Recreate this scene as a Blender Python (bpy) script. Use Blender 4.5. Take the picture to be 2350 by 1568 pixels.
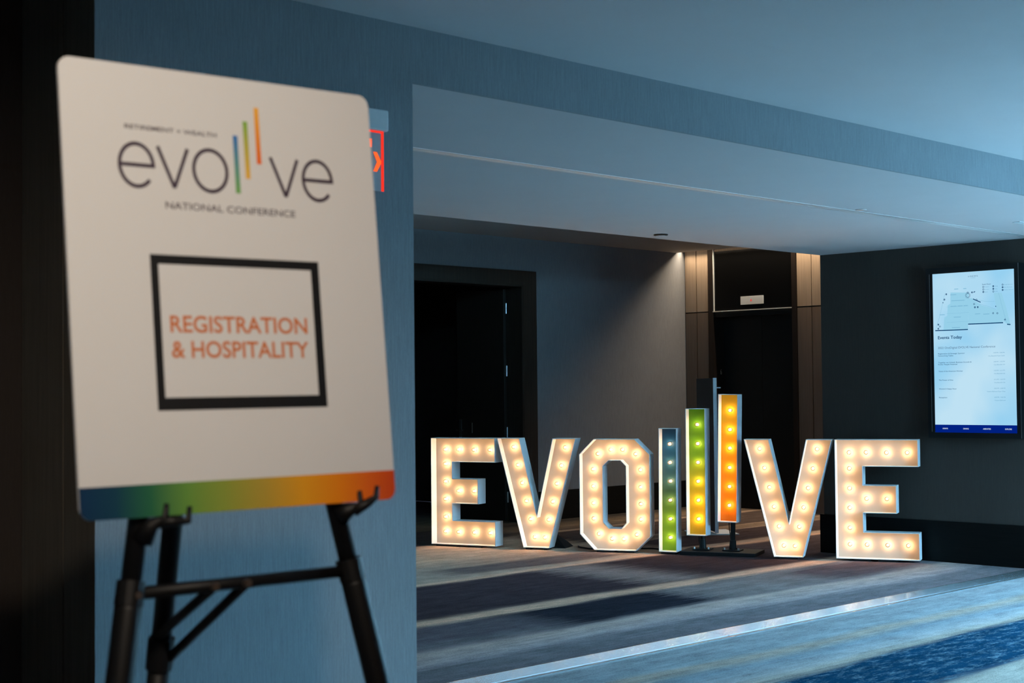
import bpy, bmesh, math, random
from mathutils import Vector, Matrix
from mathutils.geometry import tessellate_polygon

# ------------------------------------------------------------------ clearing
for _o in list(bpy.data.objects):
    bpy.data.objects.remove(_o, do_unlink=True)
SC = bpy.context.scene
COL = SC.collection

# ------------------------------------------------------------------ camera
F_PX, YAW, PITCH, ROLL, EYE = 3451.76, 0.787537, 0.0330384, -0.0098004, 1.6
_sy, _cy = math.sin(YAW), math.cos(YAW)
_fw = Vector((_sy * math.cos(PITCH), _cy * math.cos(PITCH), math.sin(PITCH)))
_r0 = Vector((_cy, -_sy, 0.0))
_u0 = _r0.cross(_fw)
_cr, _sr = math.cos(ROLL), math.sin(ROLL)
_right = _r0 * _cr + _u0 * _sr
_up = _u0 * _cr - _r0 * _sr
cam_d = bpy.data.cameras.new('camera')
cam_d.sensor_width = 36.0
cam_d.lens = 36.0 * F_PX / 2350.0
cam_d.clip_start = 0.05
cam_d.clip_end = 200
cam_d.dof.use_dof = True
cam_d.dof.focus_distance = 14.3
cam_d.dof.aperture_fstop = 5.4
cam_d.dof.aperture_blades = 9
cam = bpy.data.objects.new('camera', cam_d)
COL.objects.link(cam)
_m = Matrix((_right, _up, -_fw)).transposed().to_4x4()
_m.translation = Vector((0, 0, EYE))
cam.matrix_world = _m
SC.camera = cam

# ------------------------------------------------------------------ world, lights, exposure
SC.view_settings.view_transform = 'Standard'
SC.view_settings.look = 'None'
SC.view_settings.exposure = 0.0
SC.view_settings.gamma = 1.0
SC.view_settings.use_curve_mapping = False
SKY_COL, SKY_STR = (0.28, 0.67, 0.99), 43.0
W = bpy.data.worlds.new('sky')
SC.world = W
W.use_nodes = True
_bg = W.node_tree.nodes['Background']
_bg.inputs['Color'].default_value = (*SKY_COL, 1)
_bg.inputs['Strength'].default_value = SKY_STR


def area_light(name, loc, target, sx, sy, power, col, portal=False, spread=180, parent=None):
    d = bpy.data.lights.new(name, 'AREA')
    d.shape = 'RECTANGLE'
    d.size, d.size_y = sx, sy
    d.energy = power
    d.color = col
    d.spread = math.radians(spread)
    if portal:
        d.cycles.is_portal = True
    o = bpy.data.objects.new(name, d)
    COL.objects.link(o)
    o.location = loc
    o.rotation_euler = (Vector(target) - Vector(loc)).to_track_quat('-Z', 'Y').to_euler()
    return o


WIN_X0, WIN_X1, WIN_Z1, WIN_Y = 9.0, 19.0, 2.5, 0.8
area_light('sky_portal', ((WIN_X0 + WIN_X1) / 2, WIN_Y - 0.3, WIN_Z1 / 2), ((WIN_X0 + WIN_X1) / 2, 0, WIN_Z1 / 2),
           WIN_X1 - WIN_X0, WIN_Z1, 1.0, (1, 1, 1), portal=True)
# warm light strip hidden in the ceiling slot over the elevator wall
area_light('slot_lamp_strip', (16.215, 10.6, 3.53), (15.9, 10.6, 3.0), 0.04, 4.5, 82.0, (1.0, 0.81, 0.60), spread=110).rotation_euler = (0, math.radians(14), 0)
# recessed ceiling spotlight over the easel
_sd = bpy.data.lights.new('ceiling_spot_lamp', 'SPOT')
_sd.energy = 210.0
_sd.color = (1.0, 0.84, 0.68)
_sd.spot_size = math.radians(50)
_sd.spot_blend = 1.0
_sd.shadow_soft_size = 0.05
_so = bpy.data.objects.new('ceiling_spot_lamp', _sd)
COL.objects.link(_so)
_so.location = (0.30, 0.10, 3.08)
_so.rotation_euler = (Vector((1.30, 2.2, 1.95)) - _so.location).to_track_quat('-Z', 'Y').to_euler()
for _i, (_x, _y) in enumerate(((-2.2, -2.0), (1.8, -2.6))):  # added warm fill, out of view, bounced off the floor onto the left side
    _d = bpy.data.lights.new('hall_fill_lamp', 'SPOT')
    _d.energy, _d.color, _d.spot_size, _d.spot_blend, _d.shadow_soft_size = 105.0, (1.0, 0.72, 0.5), math.radians(95), 0.8, 0.05
    _l = bpy.data.objects.new('hall_fill_lamp', _d)
    COL.objects.link(_l)
    _l.location = (_x, _y, 3.10)
BULB_POWER = 0.56
BULB_COL = (1.0, 0.61, 0.30)


# ------------------------------------------------------------------ materials
def lin(r, g, b):
    f = lambda c: (c / 255 / 12.92) if c / 255 <= 0.04045 else ((c / 255 + 0.055) / 1.055) ** 2.4
    return (f(r), f(g), f(b))


def new_mat(name):
    m = bpy.data.materials.new(name)
    m.use_nodes = True
    nt = m.node_tree
    b = nt.nodes['Principled BSDF']
    return m, nt, b


def N(nt, typ, **kw):
    n = nt.nodes.new(typ)
    for k, v in kw.items():
        setattr(n, k, v)
    return n


def math_n(nt, op, a, b=None, c=None, clamp=False):
    n = nt.nodes.new('ShaderNodeMath')
    n.operation = op
    n.use_clamp = clamp
    for i, v in enumerate((a, b, c)):
        if v is None:
            continue
        if isinstance(v, (int, float)):
            n.inputs[i].default_value = v
        else:
            nt.links.new(v, n.inputs[i])
    return n.outputs[0]


def mix_c(nt, fac, a, b, blend='MIX'):
    n = nt.nodes.new('ShaderNodeMix')
    n.data_type = 'RGBA'
    n.blend_type = blend
    for i, v in ((0, fac), (6, a), (7, b)):
        if isinstance(v, (int, float)):
            n.inputs[i].default_value = v
        elif isinstance(v, tuple):
            n.inputs[i].default_value = (*v, 1)
        else:
            nt.links.new(v, n.inputs[i])
    return n.outputs[2]


def ramp(nt, fac, stops, interp='LINEAR'):
    n = nt.nodes.new('ShaderNodeValToRGB')
    cr = n.color_ramp
    cr.interpolation = interp
    while len(cr.elements) < len(stops):
        cr.elements.new(0.5)
    for e, (p, c) in zip(cr.elements, stops):
        e.position = p
        e.color = (*c, 1)
    nt.links.new(fac, n.inputs[0])
    return n.outputs[0]


def noise(nt, vec, scale, detail=2, rough=0.5, sxyz=(1, 1, 1)):
    mp = nt.nodes.new('ShaderNodeMapping')
    mp.inputs['Scale'].default_value = sxyz
    nt.links.new(vec, mp.inputs['Vector'])
    n = nt.nodes.new('ShaderNodeTexNoise')
    n.inputs['Scale'].default_value = scale
    n.inputs['Detail'].default_value = detail
    n.inputs['Roughness'].default_value = rough
    nt.links.new(mp.outputs[0], n.inputs['Vector'])
    return n.outputs['Fac']


def bump(nt, bsdf, h, strength=0.3, dist=0.002):
    n = nt.nodes.new('ShaderNodeBump')
    n.inputs['Strength'].default_value = strength
    n.inputs['Distance'].default_value = dist
    nt.links.new(h, n.inputs['Height'])
    nt.links.new(n.outputs[0], bsdf.inputs['Normal'])


def simple(name, col, rough=0.5, metal=0.0, spec=0.5, var=0.06, nscale=12.0, sxyz=(1, 1, 1), bstr=0.0):
    m, nt, b = new_mat(name)
    tc = nt.nodes.new('ShaderNodeTexCoord')
    f = noise(nt, tc.outputs['Object'], nscale, 3, 0.6, sxyz)
    c = mix_c(nt, f, tuple(x * (1 - var) for x in col), tuple(min(1, x * (1 + var)) for x in col))
    nt.links.new(c, b.inputs['Base Color'])
    b.inputs['Roughness'].default_value = rough
    b.inputs['Metallic'].default_value = metal
    b.inputs['Specular IOR Level'].default_value = spec
    if bstr:
        bump(nt, b, f, bstr, 0.001)
    return m


def emit(name, col, strength):
    m = bpy.data.materials.new(name)
    m.use_nodes = True
    nt = m.node_tree
    nt.nodes.clear()
    o = nt.nodes.new('ShaderNodeOutputMaterial')
    e = nt.nodes.new('ShaderNodeEmission')
    e.inputs[0].default_value = (*col, 1)
    e.inputs[1].default_value = strength
    nt.links.new(e.outputs[0], o.inputs[0])
    return m


def make_wallpaper(name, col, contrast=0.45):
    m, nt, b = new_mat(name)
    g = nt.nodes.new('ShaderNodeNewGeometry')
    p = g.outputs['Position']
    a = noise(nt, p, 1.0, 4, 0.75, (160, 160, 7))
    a2 = noise(nt, p, 1.0, 2, 0.5, (420, 420, 60))
    big = noise(nt, p, 1.6, 3, 0.5)
    f = math_n(nt, 'ADD', math_n(nt, 'MULTIPLY', a, 0.7), math_n(nt, 'MULTIPLY', a2, 0.3))
    f2 = math_n(nt, 'ADD', math_n(nt, 'MULTIPLY', math_n(nt, 'SUBTRACT', f, 0.5), contrast * 3.2),
                math_n(nt, 'MULTIPLY', math_n(nt, 'SUBTRACT', big, 0.5), 0.25))
    f3 = math_n(nt, 'ADD', f2, 1.0)
    c = mix_c(nt, 1.0, col, (1, 1, 1), 'MULTIPLY')
    vm = nt.nodes.new('ShaderNodeVectorMath')
    vm.operation = 'SCALE'
    nt.links.new(c, vm.inputs[0])
    nt.links.new(f3, vm.inputs['Scale'])
    nt.links.new(vm.outputs[0], b.inputs['Base Color'])
    b.inputs['Roughness'].default_value = 0.85
    b.inputs['Specular IOR Level'].default_value = 0.15
    bump(nt, b, f, 0.35, 0.001)
    return m


def make_wood(name, c1, c2, rough=0.4, sxyz=(60, 60, 2.0), spec=0.4):
    m, nt, b = new_mat(name)
    g = nt.nodes.new('ShaderNodeNewGeometry')
    f = noise(nt, g.outputs['Position'], 1.0, 4, 0.65, sxyz)
    f2 = noise(nt, g.outputs['Position'], 1.0, 2, 0.5, (sxyz[0] * 5, sxyz[1] * 5, sxyz[2] * 2))
    ff = math_n(nt, 'ADD', math_n(nt, 'MULTIPLY', f, 0.7), math_n(nt, 'MULTIPLY', f2, 0.3))
    c = ramp(nt, ff, [(0.36, c1), (0.64, c2)])
    nt.links.new(c, b.inputs['Base Color'])
    b.inputs['Roughness'].default_value = rough
    b.inputs['Specular IOR Level'].default_value = spec
    return m


def make_gradient(name, z0, z1, stops, rough=0.5, axis='Z', streak=(220, 220, 6), amt=0.22):
    m, nt, b = new_mat(name)
    tc = nt.nodes.new('ShaderNodeTexCoord')
    sp = nt.nodes.new('ShaderNodeSeparateXYZ')
    nt.links.new(tc.outputs['Object'], sp.inputs[0])
    t = math_n(nt, 'DIVIDE', math_n(nt, 'SUBTRACT', sp.outputs[axis], z0), z1 - z0, clamp=True)
    s = noise(nt, tc.outputs['Object'], 1.0, 3, 0.6, streak)
    big = noise(nt, tc.outputs['Object'], 14.0, 2, 0.5)
    t2 = math_n(nt, 'ADD', t, math_n(nt, 'MULTIPLY', math_n(nt, 'SUBTRACT', s, 0.5), amt * 0.25), clamp=True)
    c = ramp(nt, t2, stops)
    sc = math_n(nt, 'ADD', 1.0 - amt * 0.5, math_n(nt, 'MULTIPLY', math_n(nt, 'ADD', s, math_n(nt, 'MULTIPLY', big, 0.5)), amt))
    vm = nt.nodes.new('ShaderNodeVectorMath')
    vm.operation = 'SCALE'
    nt.links.new(c, vm.inputs[0])
    nt.links.new(sc, vm.inputs['Scale'])
    nt.links.new(vm.outputs[0], b.inputs['Base Color'])
    b.inputs['Roughness'].default_value = rough
    b.inputs['Specular IOR Level'].default_value = 0.3
    return m


def make_carpet():
    m, nt, b = new_mat('carpet_pattern')
    g = nt.nodes.new('ShaderNodeNewGeometry')
    P = g.outputs['Position']
    sp = nt.nodes.new('ShaderNodeSeparateXYZ')
    nt.links.new(P, sp.inputs[0])
    X, Y = sp.outputs['X'], sp.outputs['Y']
    streak = noise(nt, P, 1.0, 5, 0.7, (1.3, 26, 1))
    fine = noise(nt, P, 1.0, 3, 0.7, (14, 150, 1))
    grain = noise(nt, P, 1.0, 3, 0.8, (75, 160, 1))
    blotch = noise(nt, P, 1.0, 5, 0.75, (3.0, 7.0, 1))
    wav = noise(nt, P, 1.0, 2, 0.5, (0.5, 1.0, 1))
    st = math_n(nt, 'SUBTRACT', streak, 0.5)
    Yw = math_n(nt, 'ADD', Y, math_n(nt, 'ADD', math_n(nt, 'MULTIPLY', st, 0.16),
                                     math_n(nt, 'ADD', math_n(nt, 'MULTIPLY', math_n(nt, 'SUBTRACT', wav, 0.5), 0.25),
                                            math_n(nt, 'MULTIPLY', math_n(nt, 'SUBTRACT', grain, 0.5), 0.05))))
    Xw = math_n(nt, 'ADD', X, math_n(nt, 'ADD', math_n(nt, 'MULTIPLY', math_n(nt, 'SUBTRACT', fine, 0.5), 0.3),
                                     math_n(nt, 'MULTIPLY', st, 0.8)))
    Y0, Y1 = 2.0, 15.0
    t = math_n(nt, 'DIVIDE', math_n(nt, 'SUBTRACT', Yw, Y0), Y1 - Y0, clamp=True)
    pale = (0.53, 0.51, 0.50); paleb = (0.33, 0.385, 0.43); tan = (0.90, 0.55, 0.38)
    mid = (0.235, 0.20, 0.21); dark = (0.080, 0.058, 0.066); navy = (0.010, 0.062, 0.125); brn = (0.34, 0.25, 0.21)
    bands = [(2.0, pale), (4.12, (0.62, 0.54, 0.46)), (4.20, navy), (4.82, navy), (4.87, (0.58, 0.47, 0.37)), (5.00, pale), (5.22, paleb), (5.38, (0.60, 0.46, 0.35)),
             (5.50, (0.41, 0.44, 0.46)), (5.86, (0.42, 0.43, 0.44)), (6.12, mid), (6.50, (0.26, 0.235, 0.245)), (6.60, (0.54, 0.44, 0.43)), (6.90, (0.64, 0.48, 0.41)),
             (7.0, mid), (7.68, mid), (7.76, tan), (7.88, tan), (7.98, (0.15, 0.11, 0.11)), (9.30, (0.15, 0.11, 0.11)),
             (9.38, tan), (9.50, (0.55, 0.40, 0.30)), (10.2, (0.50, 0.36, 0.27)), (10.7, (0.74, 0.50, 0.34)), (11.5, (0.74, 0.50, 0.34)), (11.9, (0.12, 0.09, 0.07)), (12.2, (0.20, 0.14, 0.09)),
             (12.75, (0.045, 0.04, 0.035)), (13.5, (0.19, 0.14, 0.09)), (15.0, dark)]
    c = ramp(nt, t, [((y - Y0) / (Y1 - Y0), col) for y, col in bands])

    def sstep(v, e0, e1):
        return math_n(nt, 'DIVIDE', math_n(nt, 'SUBTRACT', v, e0), e1 - e0, clamp=True)

    def rect(x0, x1, y0, y1, s=0.22, sy=0.05):
        a = math_n(nt, 'MULTIPLY', sstep(Xw, x0 - s, x0 + s), math_n(nt, 'SUBTRACT', 1.0, sstep(Xw, x1 - s, x1 + s)))
        bb = math_n(nt, 'MULTIPLY', sstep(Yw, y0 - sy, y0 + sy), math_n(nt, 'SUBTRACT', 1.0, sstep(Yw, y1 - sy, y1 + sy)))
        return math_n(nt, 'MULTIPLY', a, bb)

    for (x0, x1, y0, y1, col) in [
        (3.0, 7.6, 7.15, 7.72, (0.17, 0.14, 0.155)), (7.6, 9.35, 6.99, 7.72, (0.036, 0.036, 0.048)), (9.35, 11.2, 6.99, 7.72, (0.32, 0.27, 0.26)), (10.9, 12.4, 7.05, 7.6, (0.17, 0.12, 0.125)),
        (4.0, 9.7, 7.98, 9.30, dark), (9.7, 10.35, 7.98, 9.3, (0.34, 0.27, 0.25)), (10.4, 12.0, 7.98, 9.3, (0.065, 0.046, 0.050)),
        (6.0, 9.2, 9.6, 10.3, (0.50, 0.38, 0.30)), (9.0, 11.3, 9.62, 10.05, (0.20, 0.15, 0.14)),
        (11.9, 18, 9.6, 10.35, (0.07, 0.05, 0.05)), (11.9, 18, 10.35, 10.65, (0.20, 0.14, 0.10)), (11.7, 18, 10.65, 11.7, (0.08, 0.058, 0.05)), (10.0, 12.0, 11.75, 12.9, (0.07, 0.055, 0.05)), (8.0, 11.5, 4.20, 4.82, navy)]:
        c = mix_c(nt, rect(x0, x1, y0, y1), c, col)
    # mottled flecks in the navy band
    mot = noise(nt, P, 1.0, 6, 0.85, (5, 14, 1))
    mm = math_n(nt, 'MULTIPLY', rect(0, 18, 4.18, 4.84, 1, 0.02), math_n(nt, 'DIVIDE', math_n(nt, 'SUBTRACT', mot, 0.50), 0.16, clamp=True))
    c = mix_c(nt, math_n(nt, 'MULTIPLY', mm, 0.75), c, (0.27, 0.41, 0.48))
    # pale streaks and dirt across everything
    k = math_n(nt, 'ADD', -1.33, math_n(nt, 'ADD', math_n(nt, 'MULTIPLY', streak, 0.75), math_n(nt, 'ADD', math_n(nt, 'MULTIPLY', blotch, 1.35),
               math_n(nt, 'ADD', math_n(nt, 'MULTIPLY', fine, 0.65), math_n(nt, 'MULTIPLY', grain, 1.9)))))
    vm = nt.nodes.new('ShaderNodeVectorMath')
    vm.operation = 'SCALE'
    nt.links.new(mix_c(nt, 1.0, c, (0.88, 0.87, 0.87), 'MULTIPLY'), vm.inputs[0])
    nt.links.new(k, vm.inputs['Scale'])
    nt.links.new(vm.outputs[0], b.inputs['Base Color'])
    b.inputs['Roughness'].default_value = 1.0
    b.inputs['Specular IOR Level'].default_value = 0.0
    hh = math_n(nt, 'ADD', math_n(nt, 'MULTIPLY', fine, 0.5), math_n(nt, 'MULTIPLY', grain, 0.5))
    bump(nt, b, hh, 0.5, 0.004)
    return m


def make_bulb_glass():
    m = bpy.data.materials.new('clear_bulb_glass')
    m.use_nodes = True
    nt = m.node_tree
    nt.nodes.clear()
    o = nt.nodes.new('ShaderNodeOutputMaterial')
    tr = nt.nodes.new('ShaderNodeBsdfTransparent')
    lw0 = nt.nodes.new('ShaderNodeLayerWeight')
    lw0.inputs['Blend'].default_value = 0.5
    nt.links.new(ramp(nt, lw0.outputs['Facing'], [(0.35, (1, 1, 1)), (0.62, (0.42, 0.28, 0.17)), (0.95, (0.16, 0.10, 0.06))]), tr.inputs[0])
    gl = nt.nodes.new('ShaderNodeBsdfGlossy')
    gl.inputs['Roughness'].default_value = 0.08
    df = nt.nodes.new('ShaderNodeBsdfDiffuse')
    df.inputs['Color'].default_value = (0.10, 0.065, 0.04, 1)
    lw = nt.nodes.new('ShaderNodeLayerWeight')
    lw.inputs['Blend'].default_value = 0.35
    nz = nt.nodes.new('ShaderNodeTexNoise')
    nz.inputs['Scale'].default_value = 60
    f = math_n(nt, 'MULTIPLY', math_n(nt, 'POWER', lw.outputs['Facing'], 2.2), 0.85, clamp=True)
    f = math_n(nt, 'ADD', f, math_n(nt, 'MULTIPLY', nz.outputs['Fac'], 0.05), clamp=True)
    m1 = nt.nodes.new('ShaderNodeMixShader')
    m1.inputs[0].default_value = 0.6
    nt.links.new(gl.outputs[0], m1.inputs[1])
    nt.links.new(df.outputs[0], m1.inputs[2])
    m2 = nt.nodes.new('ShaderNodeMixShader')
    nt.links.new(f, m2.inputs[0])
    nt.links.new(tr.outputs[0], m2.inputs[1])
    nt.links.new(m1.outputs[0], m2.inputs[2])
    nt.links.new(m2.outputs[0], o.inputs[0])
    return m


def make_acrylic():
    m = bpy.data.materials.new('clear_acrylic')
    m.use_nodes = True
    nt = m.node_tree
    nt.nodes.clear()
    o = nt.nodes.new('ShaderNodeOutputMaterial')
    tr = nt.nodes.new('ShaderNodeBsdfTransparent')
    tr.inputs[0].default_value = (0.8, 0.88, 0.92, 1)
    p = nt.nodes.new('ShaderNodeBsdfPrincipled')
    p.inputs['Base Color'].default_value = (0.78, 0.82, 0.84, 1)
    p.inputs['Roughness'].default_value = 0.12
    nz = nt.nodes.new('ShaderNodeTexNoise')
    nz.inputs['Scale'].default_value = 6
    mx = nt.nodes.new('ShaderNodeMixShader')
    nt.links.new(math_n(nt, 'ADD', 0.62, math_n(nt, 'MULTIPLY', nz.outputs['Fac'], 0.15)), mx.inputs[0])
    nt.links.new(tr.outputs[0], mx.inputs[1])
    nt.links.new(p.outputs[0], mx.inputs[2])
    nt.links.new(mx.outputs[0], o.inputs[0])
    return m


M = {}
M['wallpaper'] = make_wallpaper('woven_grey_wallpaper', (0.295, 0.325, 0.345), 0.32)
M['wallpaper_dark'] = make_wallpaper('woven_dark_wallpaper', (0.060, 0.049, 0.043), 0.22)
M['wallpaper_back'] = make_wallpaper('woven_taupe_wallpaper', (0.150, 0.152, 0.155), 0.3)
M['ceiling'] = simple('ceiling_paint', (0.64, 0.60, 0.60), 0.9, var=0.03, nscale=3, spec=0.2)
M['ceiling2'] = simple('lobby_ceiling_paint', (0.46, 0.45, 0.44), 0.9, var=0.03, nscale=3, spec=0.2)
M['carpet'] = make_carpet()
M['dark_wood'] = make_wood('dark_stained_wood', (0.11, 0.10, 0.078), (0.16, 0.145, 0.115), 0.5)
M['casing_wood'] = make_wood('dark_casing_wood', (0.012, 0.0085, 0.006), (0.026, 0.018, 0.013), 0.5, spec=0.3)
M['door_wood'] = make_wood('dark_door_veneer', (0.010, 0.0075, 0.006), (0.020, 0.014, 0.010), 0.5, spec=0.3)
M['baseboard'] = make_wood('black_baseboard', (0.0035, 0.0035, 0.0035), (0.007, 0.0065, 0.006), 0.6, (2, 2, 60), spec=0.1)
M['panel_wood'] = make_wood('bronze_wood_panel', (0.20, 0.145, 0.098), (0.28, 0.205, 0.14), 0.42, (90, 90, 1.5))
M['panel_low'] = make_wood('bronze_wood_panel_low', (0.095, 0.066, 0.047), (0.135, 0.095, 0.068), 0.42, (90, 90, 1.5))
M['bronze'] = simple('dark_bronze_metal', (0.035, 0.025, 0.02), 0.35, 0.7, var=0.2, nscale=4)
M['black_glass'] = simple('black_transom_glass', (0.0018, 0.0018, 0.0018), 0.25, spec=0.2)
M['elevator_black'] = simple('black_elevator_metal', (0.006, 0.007, 0.007), 0.4, 0.0, spec=0.3)
M['steel'] = simple('brushed_steel', (0.55, 0.55, 0.54), 0.3, 1.0, var=0.1, nscale=3, sxyz=(1, 1, 30))
M['plate'] = simple('pale_brushed_plate', (0.60, 0.60, 0.57), 0.4, 0.3, var=0.1, nscale=3, sxyz=(1, 1, 40))
M['alu'] = simple('ridged_aluminium', (0.50, 0.50, 0.51), 0.26, 0.9, var=0.05, nscale=4)
M['track_metal'] = simple('ceiling_track_metal', (0.74, 0.74, 0.74), 0.38, 0.35, var=0.05, nscale=4)
M['black'] = simple('black_plastic', (0.008, 0.008, 0.008), 0.45, spec=0.35, var=0.2)
M['easel'] = simple('black_easel_tube', (0.005, 0.005, 0.0055), 0.5, spec=0.3, var=0.2)
M['joint_metal'] = simple('worn_rivet_metal', (0.20, 0.15, 0.12), 0.35, 0.8)
M['white'] = simple('white_painted_wood', (0.80, 0.80, 0.79), 0.45, var=0.03, nscale=20)
M['white_panel'] = simple('white_face_board', (0.52, 0.435, 0.345), 0.42, var=0.05, nscale=9)
M['board'] = simple('white_foam_board', (0.74, 0.74, 0.74), 0.55, var=0.01)
M['ink'] = simple('dark_plum_ink', lin(64, 50, 66), 0.6)
M['ink_black'] = simple('black_ink', (0.006, 0.006, 0.007), 0.5)
M['ink_orange'] = simple('orange_ink', (0.66, 0.19, 0.055), 0.6)
M['light_grey'] = simple('light_grey_plastic', (0.86, 0.88, 0.88), 0.4)
M['glass_bulb'] = make_bulb_glass()
M['acrylic'] = make_acrylic()
M['filament'] = emit('glowing_filament', (1.0, 0.80, 0.52), 16.0)
M['red_edge'] = emit('red_lit_edge', (1.0, 0.035, 0.02), 1.1)
M['red_text'] = emit('red_lit_letters', (1.0, 0.10, 0.02), 1.6)
M['red_led'] = emit('red_led', (1.0, 0.05, 0.03), 0.9)
M['frame_black'] = simple('black_display_frame', (0.006, 0.007, 0.008), 0.35, spec=0.4)
M['sign_back'] = simple('dark_grey_sign_face', (0.062, 0.048, 0.042), 0.6)
M['white_edge'] = simple('white_sign_edge', (0.62, 0.64, 0.66), 0.4)
M['number'] = simple('pale_number', (0.60, 0.66, 0.68), 0.5)


# ------------------------------------------------------------------ mesh helpers
class MB:
    def __init__(s):
        s.v, s.f = [], []

    def add(s, vs, fs):
        n = len(s.v)
        s.v += [tuple(v) for v in vs]
        s.f += [tuple(i + n for i in f) for f in fs]
        return s

    def box(s, x0, x1, y0, y1, z0, z1):
        x0, x1 = min(x0, x1), max(x0, x1)
        y0, y1 = min(y0, y1), max(y0, y1)
        z0, z1 = min(z0, z1), max(z0, z1)
        return s.add([(x0, y0, z0), (x1, y0, z0), (x1, y1, z0), (x0, y1, z0), (x0, y0, z1), (x1, y0, z1), (x1, y1, z1), (x0, y1, z1)],
                     [(3, 2, 1, 0), (4, 5, 6, 7), (0, 1, 5, 4), (1, 2, 6, 5), (2, 3, 7, 6), (3, 0, 4, 7)])

    def tube(s, pts, r, n=12, caps=True):
        pts = [Vector(p) for p in pts]
        rs = r if isinstance(r, (list, tuple)) else [r] * len(pts)
        ring = []
        ref = None
        for i, p in enumerate(pts):
            if i == 0:
                d = pts[1] - pts[0]
            elif i == len(pts) - 1:
                d = pts[-1] - pts[-2]
            else:
                d = (pts[i] - pts[i - 1]).normalized() + (pts[i + 1] - pts[i]).normalized()
            d.normalize()
            if ref is None:
                ref = d.orthogonal().normalized()
            a = (ref - d * ref.dot(d)).normalized()
            ref = a
            b = d.cross(a)
            ring.append([p + (a * math.cos(2 * math.pi * k / n) + b * math.sin(2 * math.pi * k / n)) * rs[i] for k in range(n)])
        vs = [v for rg in ring for v in rg]
        fs = []
        for i in range(len(pts) - 1):
            for k in range(n):
                k2 = (k + 1) % n
                fs.append((i * n + k, i * n + k2, (i + 1) * n + k2, (i + 1) * n + k))
        if caps:
            fs.append(tuple(reversed(range(n))))
            fs.append(tuple((len(pts) - 1) * n + k for k in range(n)))
        return s.add(vs, fs)

    def lathe(s, prof, n=20, mat=None, cap=True):
        """prof: list of (r, h) about local z; mat places it"""
        mat = mat or Matrix.Identity(4)
        vs, fs = [], []
        for r, h in prof:
            for k in range(n):
                a = 2 * math.pi * k / n
                vs.append(mat @ Vector((r * math.cos(a), r * math.sin(a), h)))
        for i in range(len(prof) - 1):
            for k in range(n):
                k2 = (k + 1) % n
                fs.append((i * n + k, i * n + k2, (i + 1) * n + k2, (i + 1) * n + k))
        if cap:
            fs.append(tuple(reversed(range(n))))
            fs.append(tuple((len(prof) - 1) * n + k for k in range(n)))
        return s.add(vs, fs)

    def poly(s, loops, fn):
        """flat polygon (outer loop then holes) of 2D points, mapped by fn to 3D"""
        tri = tessellate_polygon([[Vector((x, y, 0)) for x, y in lp] for lp in loops])
        pts = [p for lp in loops for p in lp]
        return s.add([fn(x, y) for x, y in pts], tri)

    def build(s, name, mat, parent=None, smooth=False, bevel=0.0):
        me = bpy.data.meshes.new(name)
        me.from_pydata(s.v, [], s.f)
        me.materials.append(mat)
        bm = bmesh.new()
        bm.from_mesh(me)
        bmesh.ops.recalc_face_normals(bm, faces=bm.faces)
        bm.to_mesh(me)
        bm.free()
        if smooth:
            for p in me.polygons:
                p.use_smooth = True
        me.update()
        o = bpy.data.objects.new(name, me)
        COL.objects.link(o)
        if parent:
            o.parent = parent
        if bevel:
            b = o.modifiers.new('bevel', 'BEVEL')
            b.width = bevel
            b.segments = 2
            b.limit_method = 'ANGLE'
        return o


def empty(name, loc, rz=0.0, rot=None):
    o = bpy.data.objects.new(name, None)
    COL.objects.link(o)
    o.empty_display_size = 0.1
    o.location = loc
    o.rotation_euler = rot if rot is not None else (0, 0, rz)
    return o


def tag(o, label, cat, group=None):
    o['label'] = label
    o['category'] = cat
    if group:
        o['group'] = group
    return o


def struct(o, label=None):
    o['kind'] = 'structure'
    if label:
        o['label'] = label
    return o


def offset_loop(lp, d):
    """inset a CCW loop by d (mitred)"""
    out = []
    n = len(lp)
    for i in range(n):
        p0, p1, p2 = Vector(lp[i - 1]), Vector(lp[i]), Vector(lp[(i + 1) % n])
        e1, e2 = (p1 - p0).normalized(), (p2 - p1).normalized()
        n1, n2 = Vector((-e1.y, e1.x)), Vector((-e2.y, e2.x))
        k = 1 + n1.dot(n2)
        b = (n1 + n2) / max(k, 0.15)
        out.append(tuple(p1 + b * d))
    return out


def ccw(lp):
    a = sum(lp[i - 1][0] * lp[i][1] - lp[i][0] * lp[i - 1][1] for i in range(len(lp)))
    return lp if a > 0 else lp[::-1]


def text_tris(body, size=1.0, bold=0.0, spacing=1.0):
    cu = bpy.data.curves.new('text_tmp', 'FONT')
    cu.body = body
    cu.size = size
    cu.offset = bold * size
    cu.space_character = spacing
    cu.resolution_u = 4
    o = bpy.data.objects.new('text_tmp', cu)
    COL.objects.link(o)
    bpy.context.view_layer.update()
    dg = bpy.context.evaluated_depsgraph_get()
    me = bpy.data.meshes.new_from_object(o.evaluated_get(dg))
    vs = [(v.co.x, v.co.y) for v in me.vertices]
    fs = [tuple(p.vertices) for p in me.polygons]
    bpy.data.objects.remove(o, do_unlink=True)
    bpy.data.curves.remove(cu)
    bpy.data.meshes.remove(me)
    return vs, fs


def put_text(mb, body, x0, x1, y, fn, cap=None, bold=0.0, spacing=1.0):
    """text fitted from x0 to x1 with its baseline at y; cap = capital height (else natural)"""
    vs, fs = text_tris(body, 1.0, bold, spacing)
    if not vs:
        return
    xa, xb = min(v[0] for v in vs), max(v[0] for v in vs)
    sx = (x1 - x0) / (xb - xa)
    sy = abs(sx) if cap is None else cap / 0.729
    mb.add([fn(x0 + (v[0] - xa) * sx, y + v[1] * sy) for v in vs], fs)


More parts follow.
